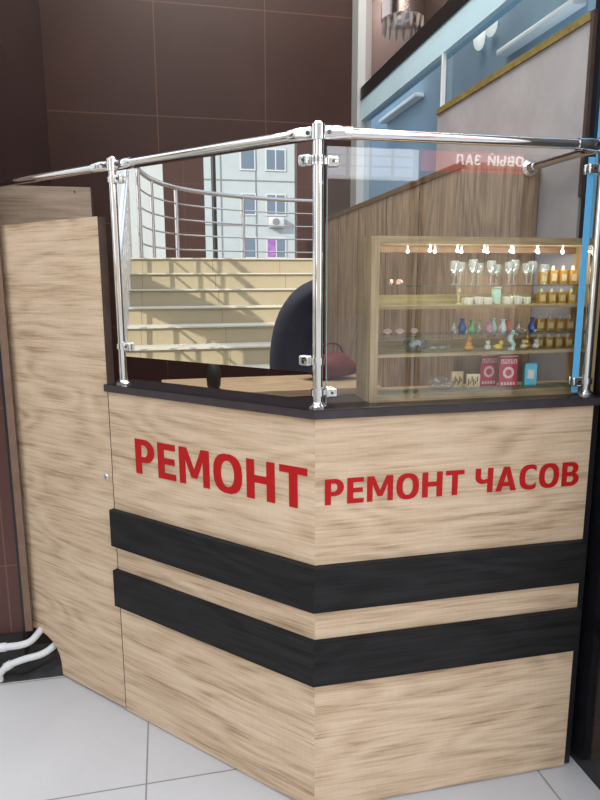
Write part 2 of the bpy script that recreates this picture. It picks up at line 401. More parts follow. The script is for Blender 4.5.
# grey board against the shop window with its mustard edge
t = thing('grey_board', 'large grey plaster board leaning flat against the shop window above the cabinet', 'board', (XW - .012, 2.0, 1.105))
obj('panel', box(B(), -.008, .004, -.44, .50, 0, 1.0), 'plaster', t)
obj('top_edge', box(B(), -.014, .006, -.44, .50, 1.0, 1.022), 'mustard', t)['label'] = 'mustard yellow top edge'
obj('side_edge', box(B(), -.012, .004, .44 - .892, -.44, .55, 1.022), 'edge_brown', t)['label'] = 'dark brown side edge'

# chandelier and round lamps in the shop
t = thing('chandelier', 'crystal chandelier hanging inside the shop behind the dark upper window', 'chandelier', (1.55, 3.95, 3.03))
obj('rod', cyl(B(), (0, 0, .1), (0, 0, 1.17), .008), 'satin', t)
bm = lathe(B(), [(.10, 0), (.14, .02), (.14, .12), (.10, .14)], seg=24); obj('ring', bm, 'satin', t)
for k in range(16):
    a = 2 * pi * k / 16
    obj('crystal_drop', lathe(B(), [(.001, -.06), (.011, -.035), (.011, .05), (.004, .07)], (.125 * cos(a), .125 * sin(a), 0), 8), 'white', t)
for k in range(5):
    a = 2 * pi * k / 5 + .3
    obj('candle', cyl(B(), (.09 * cos(a), .09 * sin(a), .13), (.09 * cos(a), .09 * sin(a), .24), .014, .012, 10), 'white', t)
for k, (y, z, sc, lb) in enumerate(((3.02, 2.615, .045, 'small round white lamp glowing behind the window under the black transom, lower left one'),
                                   (2.911, 2.645, .05, 'small round white lamp glowing behind the window, upper right one'))):
    t = thing('round_lamp', lb, 'lamp', (1.585, y, z), group='round lamps in the shop')
    obj('shade', sph(B(), (0, 0, 0), sc, (.6, .8, 1.25)), 'white_lamp', t)
    obj('bracket', cyl(B(), (0, 0, 0), (.036, 0, 0), .012), 'satin', t)
for k, (y0, y1, z, lb) in enumerate(((2.25, 2.8, 2.47, 'long white shelf panel fixed high on the blue shop wall'), (3.75, 4.4, 2.56, 'white ledge on the blue shop wall near the back corner'))):
    tag(obj('white_ledge', box(B(), -.03, .03, y0 - 2, y1 - 2, -.012, .012, .003), 'white', None, (1.588, 2, z)), lb, 'shelf', 'white ledges in the shop')

# ------------------------------------------------------------------ counter
ct = thing('counter', 'light oak corner counter with two black bands and red Cyrillic lettering', 'counter', (CX, CY, 0))
def inL(l, off=0): x, y = Lw(l, off); return (x - CX, y - CY, 0)
# left front: local X runs left to right along the face (0 .. WL), -Y outward
TH = .018
def front(name, w, m, loc, rz, miter0=0, miter1=0):
    bm = B(); a = [(0, 0), (w, 0), (w - miter1, TH), (miter0, TH)]
    lo = [bm.verts.new((x, y, .004)) for x, y in a]; hi = [bm.verts.new((x, y, 1.10)) for x, y in a]
    bm.faces.new(lo[::-1]); bm.faces.new(hi)
    for i in range(4): bm.faces.new((lo[i], lo[(i + 1) % 4], hi[(i + 1) % 4], hi[i]))
    return obj(name, bm, m, ct, loc, rz, smooth=False)
k = TH * math.tan(radians(22.5))
front('front_panel', WL, 'oak_left', inL(WL), RL, 0, k)
front('front_panel', WR, 'oak_right', (0, 0, 0), 0, k, 0)
obj('side_panel', box(B(), WR - .018, WR, TH + .001, .16, .004, 1.10), 'oak_right', ct)
obj('edge_strip', box(B(), WR + .0005, WR + .022, .006, .10, .004, 1.10), 'black_metal', ct)['label'] = 'black end strip'
# black bands, chamfered along the top, projecting in front of the oak
PR = .018; kp = PR * math.tan(radians(22.5))
def band(z0, z1, w, loc, rz, left_out, right_out):
    bm = B(); e = .006
    pf = [(0, z0), (-PR, z0), (-PR, z1 - .001), (-PR + .002, z1), (0, z1)]
    ends = []
    for x, s in ((0, left_out), (w, right_out)):
        ends.append([bm.verts.new((x + s * (-y) / PR, y - .0004, z)) for y, z in pf])
    n = len(pf)
    bm.faces.new(ends[0]); bm.faces.new(ends[1][::-1])
    for i in range(n): bm.faces.new((ends[0][i], ends[0][(i + 1) % n], ends[1][(i + 1) % n], ends[1][i]))
    o = obj('black_band', bm, 'black_wood', ct, loc, rz, smooth=False); o['label'] = 'black wood-grain band'
    return o
for z0, z1 in ((.599, .7205), (.392, .5153)):
    band(z0, z1, WL + .006, inL(WL + .006), RL, 0, kp)
    band(z0, z1, WR, (0, 0, 0), 0, -kp, 0)
o = lettering('lettering', 'РЕМОНТ', .108, .613, 'red', ct, (*inL(.634, .0012)[:2], .8575), RL); o['label'] = 'red word РЕМОНТ'
o.rotation_euler = (0, radians(-.5), RL)
o = lettering('lettering', 'РЕМОНТ', .0665, .374, 'red', ct, (.374 - CX, -.0012, .8785), 0); o['label'] = 'red word РЕМОНТ'
o = lettering('lettering', 'ЧАСОВ', .0665, .306, 'red', ct, (.780 - CX, -.0012, .8785), 0); o['label'] = 'red word ЧАСОВ'

# worktop: mitred black slab on the two fronts
def slab_poly(o_, dl, dr):
    """outline of the slab: overhang o_, depth dl on the left arm and dr on the right arm"""
    kk = math.tan(radians(22.5))
    A = Lw(WL + .004, o_); Cn = (CX - o_ * kk, CY - o_); Bp = (CX + WR + .02, CY - o_)
    B2 = (CX + WR + .02, CY + dr)
    # inner corner: meet of y = CY+dr and the left arm's inner line
    # inner line of left arm: x + y = CX + CY + dl*sqrt2
    ix = CX + CY + dl * sqrt(2) - (CY + dr)
    return [A, Cn, Bp, B2, (ix, CY + dr), Lw(WL + .004, -dl)]
wt = thing('worktop', 'black worktop slab lying on the oak counter under the glass', 'worktop', (CX, CY, 1.10))
def slab(name, z0, z1, o_, m):
    bm = B(); P = slab_poly(o_, .11, .17)
    a = [bm.verts.new((x - CX, y - CY, z0)) for x, y in P]; b = [bm.verts.new((x - CX, y - CY, z1)) for x, y in P]
    bm.faces.new(a[::-1]); bm.faces.new(b)
    for i in range(len(P)): bm.faces.new((a[i], a[(i + 1) % len(P)], b[(i + 1) % len(P)], b[i]))
    return obj(name, bm, m, wt, smooth=False)
slab('slab', .0005, .021, .013, 'slab_edge'); slab('top_sheet', .0212, .0225, .012, 'slab_black')
ZT = 1.1225

# ------------------------------------------------------------------ kiosk door
dx0 = 1.252; DW = dx0 - .747
dr = thing('kiosk_door', 'tall light oak kiosk door left of the counter, notched for pipes', 'door', (*Lw(dx0), 0), RL)
poly = [(0, 1.62), (0, .145)]
poly += [(.02, .147), (.06, .145), (.095, .138), (.122, .126), (.145, .108), (.160, .085), (.168, .055), (.170, .010)] + [(DW, .010), (DW, 1.62)]
obj('leaf', prism(B(), poly, 0, .028), 'oak_door', dr, smooth=False)
obj('edge_band', box(B(), DW + .0003, DW + .0022, .0005, .0285, .010, 1.62), 'edge_brown', dr)['label'] = 'dark brown edge band'
lk = obj('lock', lathe(B(), [(.011, 0), (.011, .003), (.008, .0055)], seg=20), 'satin', dr); lk.rotation_euler = (pi / 2, 0, 0); lk.location = (dx0 - .772, -.0003, .82); lk['label'] = 'round steel lock'
kh = obj('keyhole', box(B(), -.0008, .0008, -.003, .003, 0, .0004), 'bolt', lk, (0, 0, .0056))
for z in (.3, .85, 1.4):
    obj('hinge', cyl(B(), (-.004, .012, z - .03), (-.004, .012, z + .03), .005), 'bolt', dr)

# shaded oak partition behind the door
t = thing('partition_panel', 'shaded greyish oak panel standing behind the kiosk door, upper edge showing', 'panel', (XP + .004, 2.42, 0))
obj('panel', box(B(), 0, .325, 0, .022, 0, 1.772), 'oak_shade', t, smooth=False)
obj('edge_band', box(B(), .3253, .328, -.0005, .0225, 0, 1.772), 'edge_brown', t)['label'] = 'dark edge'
obj('fastener', cyl(B(), (.27, -.002, 1.755), (.27, .001, 1.755), .004), 'bolt', t)

# ------------------------------------------------------------------ chrome frame
ZR = 1.7635; RT = .0125; RP = .0125
fr_ = thing('chrome_railing', 'chrome tube frame with posts and clamps standing on the worktop', 'railing', (CX, CY, ZT))
def fz(p): return (p[0] - CX, p[1] - CY, p[2] - ZT)
PC = (.364, 1.437); PL = Lw(.708, -.033); PRt = (1.112, 1.437)
for nm, p in (('left', PL), ('corner', PC), ('right', PRt)):
    po = obj('post', cyl(B(), fz((*p, ZT + .006)), fz((*p, ZR + .012)), RP, seg=28), 'chrome', fr_)
    obj('base_flange', lathe(B(), [(.024, 0), (.024, .003), (.017, .008), (.0135, .012)], fz((*p, ZT + .0003)), 28), 'chrome', po)
    obj('cap', lathe(B(), [(.0135, 0), (.0135, .006), (.010, .010), (.002, .0115)], fz((*p, ZR + .0125)), 24), 'chrome', po)
def rail(p0, p1, a=.05, b=.05):
    p0, p1 = Vector(p0), Vector(p1); d = (p1 - p0).normalized()
    return obj('rail', cyl(B(), fz(p0 + d * a), fz(p1 - d * b), RT, seg=24), 'chrome', fr_)
dL = Vector((-S2, S2, 0))
zc = Vector((*PC, ZR)); zl = Vector((*PL, ZR)); zr = Vector((*PRt, ZR))
rail(zc, zl); rail(zc, zr)
le = Vector((XP + .004, PL[1] + (PL[0] - XP - .004), ZR)); rail(zl, le, .05, .0)
fe = Vector((1.100, 1.745, ZR)); rail(zr, fe, .02, .0)
# wall flange of the short rail on the cabinet front
fl = obj('wall_flange', lathe(B(), [(.026, 0), (.026, .004), (.017, .010), (.0145, .03)], seg=24), 'chrome', fr_); fl.rotation_euler = (pi / 2, 0, 0); fl.location = fz((1.100, 1.7455, ZR))
# corner fittings: collar on the post with a flattened socket towards each rail
def fitting(p, dirs):
    bm = B(); cyl(bm, fz((p.x, p.y, p.z - .017)), fz((p.x, p.y, p.z + .017)), .0165, seg=24)
    col = obj('collar', bm, 'chrome', fr_)
    for d in dirs:
        d = Vector(d).normalized(); n = Vector((-d.y, d.x, 0))
        bm = B(); secs = []
        for tt, hw, hh in ((.012, .0075, .015), (.032, .0075, .015), (.042, .0125, .0155), (.062, .0145, .0145), (.078, .0140, .0140)):
            c = p + d * tt
            secs.append([bm.verts.new(fz(c + n * hw * abs(cos(a)) ** .7 * (1 if cos(a) > 0 else -1) + Vector((0, 0, 1)) * hh * abs(sin(a)) ** .7 * (1 if sin(a) > 0 else -1))) for a in [2 * pi * q / 20 + .01 for q in range(20)]])
        for s0, s1 in zip(secs, secs[1:]):
            for q in range(20): bm.faces.new((s0[q], s0[(q + 1) % 20], s1[(q + 1) % 20], s1[q]))
        bm.faces.new(secs[0]); bm.faces.new(secs[-1])
        so = obj('rail_socket', bm, 'chrome', col)
        nn = n if n.y < 0 else -n
        if abs(n.y) < .2: nn = n if n.x < 0 else -n
        c = p + d * .024 + nn * .0065
        obj('screw', cyl(B(), fz(c), fz(c + nn * .0035), .0055, .005, 12), 'bolt', col)
fitting(zc, [dL, (1, 0, 0)]); fitting(zl, [-dL, dL]); fitting(zr, [(-1, 0, 0), (fe - zr)])
# glass clamps: a ring on the post and two rounded jaws on the glass
def clamp(p, d, z):
    p = Vector((p[0], p[1], z)); d = Vector(d).normalized(); n = Vector((-d.y, d.x, 0)); n = n if n.y < 0 else -n
    ring = obj('glass_clamp', cyl(B(), fz(p - Vector((0, 0, .008))), fz(p + Vector((0, 0, .008))), .0165, seg=22), 'chrome', fr_)
    for s in (1, -1):
        bm = B(); c = p + d * .033 + n * s * .0085
        m4 = Matrix.Translation(fz(c)) @ Matrix.Rotation(atan2(d.y, d.x), 4, 'Z') @ Matrix.Diagonal((.0145, .0055, .0125, 1))
        box(bm, -1, 1, -1, 1, -1, 1); bmesh.ops.transform(bm, matrix=m4, verts=bm.verts)
        bmesh.ops.bevel(bm, geom=list(bm.edges), offset=.0046, segments=4, affect='EDGES', profile=.5)
        obj('jaw', bm, 'chrome', ring)
    bm = B(); m4 = Matrix.Translation(fz(p + d * .02)) @ Matrix.Rotation(atan2(d.y, d.x), 4, 'Z')
    g = bmesh.ops.create_cube(bm, size=1, matrix=m4 @ Matrix.Diagonal((.026, .012, .012, 1)))
    obj('clamp_neck', bm, 'chrome', ring)
    c = p + d * .033 + n * .0138
    obj('screw', cyl(B(), fz(c), fz(c + n * .003), .004, .0035, 12), 'bolt', ring)
clamp(PC, dL, 1.705); clamp(PC, (1, 0, 0), 1.700); clamp(PC, dL, 1.236); clamp(PC, (1, 0, 0), 1.158)
clamp(PL, -dL, 1.722); clamp(PL, -dL, 1.238); clamp(PRt, (-1, 0, 0), 1.705); clamp(PRt, (-1, 0, 0), 1.160)

# mirror sheet in the left opening, clear glass in the right one
mr = thing('mirror_screen', 'tall mirrored sheet clamped in the left opening, reflecting stairs and a building', 'mirror', (*Lw(.690, -.033), 1.2075), RL)
MW = .690 - .026
obj('mirror_sheet', box(B(), 0, MW, -.0025, .0005, 0, .538), 'mirror', mr, smooth=False)
obj('backing', box(B(), 0, MW, .0006, .0026, 0, .538), 'dark', mr, smooth=False)
gp = thing('glass_screen', 'clear glass pane clamped in the right opening before the showcase', 'glass pane', (.386, 1.437, 1.130))
obj('pane', box(B(), 0, .700, -.003, .003, 0, .604), 'glass', gp, smooth=False)
obj('film_strip', box(B(), .681, .699, -.0045, -.0032, .0, .604), 'blue_film', gp, smooth=False)['label'] = 'bright blue film strip along the right edge'
for x in (-.0014, .7004): obj('polished_edge', box(B(), x, x + .001, -.003, .003, 0, .604), 'glass_edge', gp, smooth=False)

# ------------------------------------------------------------------ interior of the niche
YC = 1.748; XC = .879; XCR = 1.136
cb = thing('wooden_cabinet', 'tall brown plank cabinet standing behind the showcase along the shop window', 'cabinet', (XC, YC, 0))
obj('side_panel', box(B(), 0, .02, .02, 1.57, 0, 1.755), 'plank', cb, smooth=False)
obj('front_panel', box(B(), 0, XCR - XC, 0, .0195, 0, 1.755), 'plank', cb, smooth=False)
obj('top_panel', box(B(), .02, XCR - XC, .02, 1.57, 1.735, 1.755), 'plank', cb, smooth=False)
obj('top_rail', box(B(), -.004, .012, -.001, 1.57, 1.7555, 1.775), 'strip_brown', cb, smooth=False)['label'] = 'brown top strip'
obj('top_rail', box(B(), .0125, XCR - XC, -.001, .015, 1.7555, 1.775), 'plank', cb, smooth=False)
# vertical board joints
for i, yy in enumerate((.30, .62, .98, 1.3)):
    obj('board_joint', box(B(), -.0012, .0004, yy, yy + .004, 0, 1.75), 'edge_brown', cb, smooth=False)

dk = thing('inner_desk', 'pale wooden desk inside the kiosk, seen under the mirror', 'desk', (-.02, 2.37, 0))
obj('desk_top', box(B(), 0, .895, 0, .41, .975, 1.0), 'desk_wood', dk, smooth=False)
for x in (.02, .855): obj('leg_panel', box(B(), x, x + .02, .02, .39, 0, .975), 'desk_wood', dk, smooth=False)
gd = thing('desk_speaker', 'small black rounded gadget on the inner desk below the mirror', 'speaker', (.187, 2.44, 1.0))
obj('body', lathe(B(), [(.02, .006), (.027, .02), (.03, .06), (.027, .09), (.018, .108), (.004, .114)], seg=20), 'rubber', gd)
obj('foot', cyl(B(), (0, 0, 0), (0, 0, .006), .03), 'black_metal', gd)
bg = thing('cloth_bag', 'dark red cloth bag lying on the inner desk left of the showcase', 'bag', (.72, 2.62, 1.0))
bm = B(); sph(bm, (0, 0, .06), .06, (2.1, 1.2, 1.0), 24)
for v in bm.verts:
    v.co.z = max(.001, v.co.z + .008 * sin(40 * v.co.x) * cos(31 * v.co.y)); v.co.x += .006 * sin(50 * v.co.z)
obj('body', bm, 'maroon', bg)
obj('handle', tube(B(), [(-.06, 0, .115), (-.04, -.01, .15), (.0, -.02, .165), (.04, -.01, .15), (.06, 0, .115)], .005), 'maroon', bg)

# pipes at the pier foot
def pipe(pts, lb):
    t = thing('heating_pipe', lb, 'pipe', pts[0], group='white pipes at the wall foot')
    b0 = Vector(pts[0])
    obj('tube', tube(B(), [Vector(p) - b0 for p in pts], .0125, 14), 'pipe', t)
    mid = Vector(pts[2]) - b0
    d = (Vector(pts[3]) - Vector(pts[1])).normalized()
    obj('coupling', cyl(B(), mid - d * .012, mid + d * .012, .0155, seg=16), 'pipe', t)
PIPES = [([(-1.05, 2.195, .128), (-.75, 2.195, .128), (-.62, 2.195, .128), (-.56, 2.197, .128), (-.525, 2.21, .133), (-.50, 2.25, .146), (-.47, 2.32, .158), (-.44, 2.385, .163)], 'upper of two white pipes running into the notch of the kiosk door'),
         ([(-.636, 2.185, .0), (-.634, 2.185, .03), (-.605, 2.187, .058), (-.55, 2.19, .074), (-.49, 2.195, .083), (-.45, 2.215, .098), (-.41, 2.29, .11), (-.36, 2.385, .115)], 'lower white pipe bending up from the floor into the notch of the kiosk door')]
for p, l in PIPES: pipe(p, l)
tag(obj('black_cable', tube(B(), [(0, 0, .006), (.05, .03, .008), (.10, .02, .007), (.16, .06, .01), (.2, .09, .03), (.21, .12, .14)], .004, 8), 'rubber', None, (-.66, 2.19, .003)), 'thin black cable lying on the floor under the white pipes', 'cable')

# ------------------------------------------------------------------ showcase
SX0, SX1, SY0, SY1, SZ0, SZ1 = .503, 1.150, 1.453, 1.562, ZT, 1.536
sc = thing('showcase', 'wooden display showcase of souvenirs standing on the worktop behind the glass', 'showcase', (SX0, SY0, SZ0))
W_, D_, HH = SX1 - SX0, SY1 - SY0, SZ1 - SZ0
obj('side_panel', box(B(), 0, .021, 0, D_, 0, HH), 'case_side', sc, smooth=False)
obj('side_panel', box(B(), W_ - .012, W_, 0, D_, 0, HH), 'case_side', sc, smooth=False)
obj('top_panel', box(B(), .0212, W_ - .0122, 0, D_, HH - .018, HH), 'case_wood', sc, smooth=False)
obj('bottom_panel', box(B(), .0212, W_ - .0122, 0, D_, 0, .019), 'case_wood', sc, smooth=False)
obj('top_strip', box(B(), .022, W_ - .013, D_ - .012, D_, HH - .034, HH - .0183), 'strip_brown', sc, smooth=False)
ZG1, ZW1, ZG2, ZW2, ZF = .294, .243, .168, .122, .0192
for zg in (ZG1, ZG2): obj('glass_shelf', box(B(), .0215, W_ - .0125, .004, D_ - .006, zg - .004, zg), 'shelf_glass', sc, smooth=False)
for zw in (ZW1, ZW2):
    s_ = obj('wood_shelf', box(B(), .0215, W_ - .0125, .002, D_ - .002, zw - .008, zw), 'case_wood', sc, smooth=False)
    obj('back_strip', box(B(), .0215, W_ - .0125, D_ - .010, D_ - .002, zw + .0003, zw + .026), 'case_wood', s_, smooth=False)
obj('front_glass', box(B(), .0215, W_ - .0125, .0005, .0025, .0195, .030), 'shelf_glass', sc, smooth=False)
def at(x, dy, z): return (x, SY0 + dy, SZ0 + z + .0004)   # x world, dy from the case front, z from the case bottom

# goblets on the upper glass shelf
def goblet_bm(h):
    k = h / .06
    return lathe(B(), [(r_ * k, z_ * k) for r_, z_ in ((.011, 0), (.011, .0015), (.0025, .005), (.002, .022), (.008, .028), (.0125, .04), (.0115, .060), (.0105, .060), (.0112, .041), (.006, .031), (.001, .029))], seg=16)
gx = [.748 + .0262 * i for i in range(11)]
g0 = None
for i, x in enumerate(gx):
    lb = f'{ORD[i]} crystal goblet from the left on the upper glass shelf of the showcase'
    loc = at(x, .05 + .018 * (i % 2), ZG1)
    if g0 is None: g0 = tag(obj('crystal_goblet', goblet_bm(.062), 'crystal', None, loc), lb, 'goblet', 'crystal goblets on the upper glass shelf')
    else: dup(g0, loc, lb, sc=(1, 1, .86 + .2 * ((i * 7) % 5) / 4))

# white boxes and trinkets on the upper wooden shelf
def gift_bm(w, d, h): return box(B(), -w / 2, w / 2, -d / 2, d / 2, 0, h, .0015)
gb = None
for i, (x, h, w) in enumerate(((.782, .018, .026), (.812, .02, .022), (.838, .018, .024), (.897, .019, .024), (.925, .021, .022), (.952, .018, .02))):
    lb = f'{ORD[i]} small white gift box from the left on the upper wooden shelf'
    loc = at(x, .04, ZW1)
    if gb is None:
        gb = thing('gift_box', lb, 'box', loc, group='white gift boxes on the upper wooden shelf')
        obj('carton', gift_bm(.024, .02, .018), 'cream', gb); obj('ribbon', box(B(), -.003, .003, -.0103, .0103, .0003, .0185), 'white', gb)
    else: dup(gb, loc, lb, sc=(w / .024, 1, h / .018))
t = thing('tall_gift_box', 'tall pale green box on the upper wooden shelf between white gift boxes', 'box', at(.868, .045, ZW1))
obj('carton', gift_bm(.018, .018, .040), 'mint', t); obj('lid', box(B(), -.0098, .0098, -.0098, .0098, .0402, .0455, .001), 'cream', t)
t = thing('crown_trinket', 'clear glass crown-shaped trinket on the upper wooden shelf at the right', 'trinket', at(.930, .062, ZW1))
obj('base', lathe(B(), [(.012, 0), (.012, .004), (.009, .006)], seg=14), 'crystal', t)
bm = B()
for q in range(6): cyl(bm, (.009 * cos(q * pi / 3), .009 * sin(q * pi / 3), .006), (.013 * cos(q * pi / 3), .013 * sin(q * pi / 3), .030), .004, .0008, 8)
cyl(bm, (0, 0, .006), (0, 0, .038), .005, .001, 8); obj('points', bm, 'crystal', t)
tag(obj('brass_candlestick', lathe(B(), [(.008, 0), (.008, .002), (.002, .005), (.003, .02), (.002, .03), (.005, .034), (.004, .042)], seg=14), 'gold_pale', None, at(.763, .05, ZW1)), 'thin pale brass candlestick at the left end of the white gift boxes', 'candlestick')

# pink shells
sh = None
def shell_bm():
    bm = B()
    for q in range(7):
        a = -1.0 + q * 2.0 / 6
        c = Vector((sin(a) * .006, 0, cos(a) * .005 + .003))
        cyl(bm, (0, .001, .0008), (sin(a) * .013, -.003, .003 + cos(a) * .012), .0015, .0036, 8)
    sph(bm, (0, 0, .004), .006, (1.5, .8, .65), 10); return bm
for i, (x, z, lb) in enumerate(((.566, ZG2, 'leftmost of three pink seashells on the lower glass shelf'), (.600, ZG2, 'middle of three pink seashells on the lower glass shelf'), (.640, ZG2, 'rightmost of three pink seashells on the lower glass shelf'),
                               (.572, ZG1, 'pink seashell lying near the left end of the upper glass shelf'), (.594, ZG1, 'pink seashell second from the left end of the upper glass shelf'))):
    if sh is None: sh = tag(obj('seashell', shell_bm(), 'shell', None, at(x, .05, z)), lb, 'seashell', 'pink seashells in the showcase')
    else: dup(sh, at(x, .05, z), lb, rz=(i * .7) - 1)

# coloured glass pieces on the lower glass shelf
def vase_bm(): return lathe(B(), [(.007, 0), (.010, .004), (.011, .012), (.006, .022), (.0045, .027), (.007, .033), (.006, .033), (.0035, .027)], seg=14)
vz = None
for i, (x, m_, cn) in enumerate(((.752, 'crystal', 'clear'), (.782, 'deep_blue', 'dark blue'), (.803, 'green', 'green'), (.830, 'crystal', 'clear'), (.852, 'pink', 'pink'), (.872, 'mint', 'pale green'), (.893, 'white', 'white'), (.918, 'orange', 'orange red'), (.940, 'crystal', 'clear'), (.990, 'deep_blue', 'dark blue'))):
    lb = f'{cn} glass vase, {ORD[i]} from the left on the lower glass shelf'
    if vz is None: vz = tag(obj('glass_vase', vase_bm(), 'crystal', None, at(x, .05, ZG2)), lb, 'vase', 'small glass vases on the lower glass shelf')
    else: dup(vz, at(x, .046 + .015 * (i % 2), ZG2), lb, m=m_, sc=(1, 1, .85 + .3 * ((i * 3) % 4) / 3))
# crystal animals low in front of the vases
cr = None
for i in range(8):
    x = .742 + i * .033
    bm = B(); sph(bm, (0, 0, .005), .0055, (1.3, .8, .9), 10); sph(bm, (.006, 0, .0105), .0033, (1, .9, 1), 8); cyl(bm, (.008, 0, .012), (.009, 0, .017), .001, .0004, 6)
    lb = f'{ORD[i]} tiny crystal animal from the left at the front of the lower glass shelf'
    if cr is None: cr = tag(obj('crystal_animal', bm, 'crystal', None, at(x, .018, ZG2)), lb, 'figurine', 'crystal animals on the lower glass shelf')
    else: bm.free(); dup(cr, at(x, .018, ZG2), lb, rz=.4 * i)

# figurines on the lower wooden shelf
def buddha(m_, loc, lb, k=1.0):
    t = thing('sitting_figurine', lb, 'figurine', loc, group='figurines on the lower wooden shelf')
    bm = B(); sph(bm, (0, 0, .008), .0125, (1.15, .9, .62)); sph(bm, (0, 0, .0175), .009, (1, .85, 1.1)); 
    obj('body', bm, m_, t); obj('head', sph(B(), (0, -.001, .031), .0062, (1, .95, 1.1)), m_, t)
    obj('headdress', lathe(B(), [(.005, .035), (.004, .038), (.0025, .042), (.0005, .045)], seg=12), m_, t); t.scale = (k, k, k); return t
buddha('amber', at(.787, .03, ZW2), 'amber seated figurine with a pointed headdress on the lower wooden shelf')
t = thing('toy_duck', 'small yellow duck figurine left of the mint seahorse', 'figurine', at(.872, .028, ZW2), group='figurines on the lower wooden shelf')
bm = B(); sph(bm, (0, 0, .008), .0095, (1.3, .95, .85)); cyl(bm, (-.009, 0, .009), (-.016, 0, .014), .004, .0008, 8); obj('body', bm, 'yellow', t)
obj('head', sph(B(), (.007, 0, .0195), .0062), 'yellow', t); obj('beak', cyl(B(), (.012, 0, .019), (.018, 0, .0185), .0026, .001, 8), 'orange', t)
t = thing('seahorse_figurine', 'mint green seahorse figurine standing on the lower wooden shelf', 'figurine', at(.910, .026, ZW2), group='figurines on the lower wooden shelf')
obj('base', lathe(B(), [(.010, 0), (.010, .003), (.006, .005)], seg=14), 'mint', t)
bm = B()
pts = [(0, .005), (.006, .008), (.007, .014), (.001, .02), (-.005, .027), (-.005, .036), (.001, .043), (.004, .046)]
rad = [.004, .0042, .005, .0062, .0072, .0066, .0056, .005]
for (a, b), (c, d), r0, r1 in zip(pts, pts[1:], rad, rad[1:]):
    cyl(bm, (a, 0, b), (c, 0, d), r0, r1, 12); sph(bm, (c, 0, d), r1, seg=10)
obj('body', bm, 'mint', t); obj('snout', cyl(B(), (.006, 0, .045), (.017, 0, .040), .0032, .0022, 10), 'mint', t)
obj('crest', cyl(B(), (.0, 0, .048), (-.003, 0, .055), .003, .0006, 8), 'mint', t)
obj('eye', sph(B(), (.0065, -.0045, .0465), .0012, seg=8), 'rubber', t)
an = None
for i, (x, m_, lb) in enumerate(((.842, 'cream', 'cream round figurine between the amber one and the yellow duck'), (.948, 'gold_pale', 'pale gold round figurine just right of the mint seahorse'), (.985, 'cream', 'pale round figurine at the right end of the lower wooden shelf'))):
    bm = B(); sph(bm, (0, 0, .008), .0095, (1.05, .9, .85)); sph(bm, (0, -.001, .0195), .0062); sph(bm, (-.004, 0, .025), .0022, seg=8); sph(bm, (.004, 0, .025), .0022, seg=8)
    tag(obj('bear_figurine', bm, m_, None, at(x, .03, ZW2)), lb, 'figurine', 'figurines on the lower wooden shelf')
buddha('gold', at(.967, .045, ZW2), 'gold seated figurine with a pointed headdress right of the seahorse', .98)
t = thing('crystal_bowl', 'clear crumpled glass bowl on the left of the lower wooden shelf', 'bowl', at(.645, .05, ZW2))
bm = lathe(B(), [(.018, 0), (.028, .006), (.034, .018), (.030, .030), (.027, .030), (.031, .018), (.024, .008), (.002, .004)], seg=28)
for v in bm.verts: v.co.z += .003 * sin(6 * atan2(v.co.y, v.co.x)) * (v.co.z > .012)
obj('dish', bm, 'crystal', t)
for i, (x, k) in enumerate(((.695, 1), (.722, .8))):
    bm = B(); sph(bm, (0, 0, .008), .009, (1.7, .8, .85)); sph(bm, (.016, 0, .011), .005)
    tag(obj('glass_fish', bm, 'crystal', None, at(x, .045, ZW2)), f'{"larger" if i == 0 else "smaller"} clear glass fish on the lower wooden shelf beside the bowl', 'figurine')

# bottom board: red cards, tan picture blocks, cyan box, crumpled film
def red_card(x, dy, rz, lb):
    t = thing('red_card', lb, 'card', at(x, dy, ZF), rz, 'red souvenir cards on the showcase floor')
    obj('sheet', box(B(), -.0255, .0255, 0, .0015, 0, .086), 'card_red', t, smooth=False)
    f = obj('border', box(B(), -.0255, .0255, -.0006, -.0001, .083, .086), 'card_pink', t, smooth=False)
    for q, (x0, w, h) in enumerate(((-.022, .008, .013), (-.012, .006, .014), (-.004, .007, .013), (.006, .006, .014), (.014, .008, .013))):
        bm = B(); box(bm, x0, x0 + w * .3, -.0006, -.0001, .064, .064 + h); box(bm, x0 + w * .7, x0 + w, -.0006, -.0001, .064, .064 + h); box(bm, x0 + w * .28, x0 + w * .72, -.0006, -.0001, .064 + h * (.0 if q % 2 else .7), .064 + h * (.25 if q % 2 else .95))
        obj('title_mark', bm, 'card_pink', t, smooth=False)
    bm = lathe(B(), [(.016, 0), (.016, .0004)], seg=24); o = obj('emblem', bm, 'card_pink', t, (0, -.0002, .04)); o.rotation_euler = (pi / 2, 0, 0)
    bm = lathe(B(), [(.009, 0), (.009, .0004)], seg=24); o = obj('emblem_center', bm, 'card_red', t, (0, -.0007, .04)); o.rotation_euler = (pi / 2, 0, 0)
    bm = B()
    for q in range(5): box(bm, -.02 + q * .0085, -.0145 + q * .0085, -.0006, -.0001, .006, .014)
    obj('footer_mark', bm, 'card_pink', t, smooth=False)
red_card(.868, .062, .05, 'red souvenir card standing partly behind another red card')
red_card(.909, .032, -.08, 'red souvenir card standing in front, with a pale round emblem')
for i, (x, dy, rz, lb) in enumerate(((.770, .05, .1, 'tan carved picture block on the showcase floor, left one'), (.808, .035, -.25, 'tan carved picture block leaning beside the red cards'))):
    t = thing('picture_block', lb, 'ornament', at(x, dy, ZF), rz, 'tan picture blocks on the showcase floor')
    obj('block', box(B(), -.018, .018, 0, .008, 0, .045 - .006 * i, .001), 'gold_pale', t)
    bm = B()
    for q in range(6):
        a = q * 1.1 + i; box(bm, -.014 + q * .0046, -.0112 + q * .0046, -.0009, -.0001, .008 + .005 * (q % 3), .02 + .006 * ((q * 2 + i) % 3))
    obj('relief', bm, 'brown_ink', t, smooth=False)
t = thing('cyan_box', 'light blue box standing on the showcase floor right of the red cards', 'box', at(.985, .05, ZF), -.3)
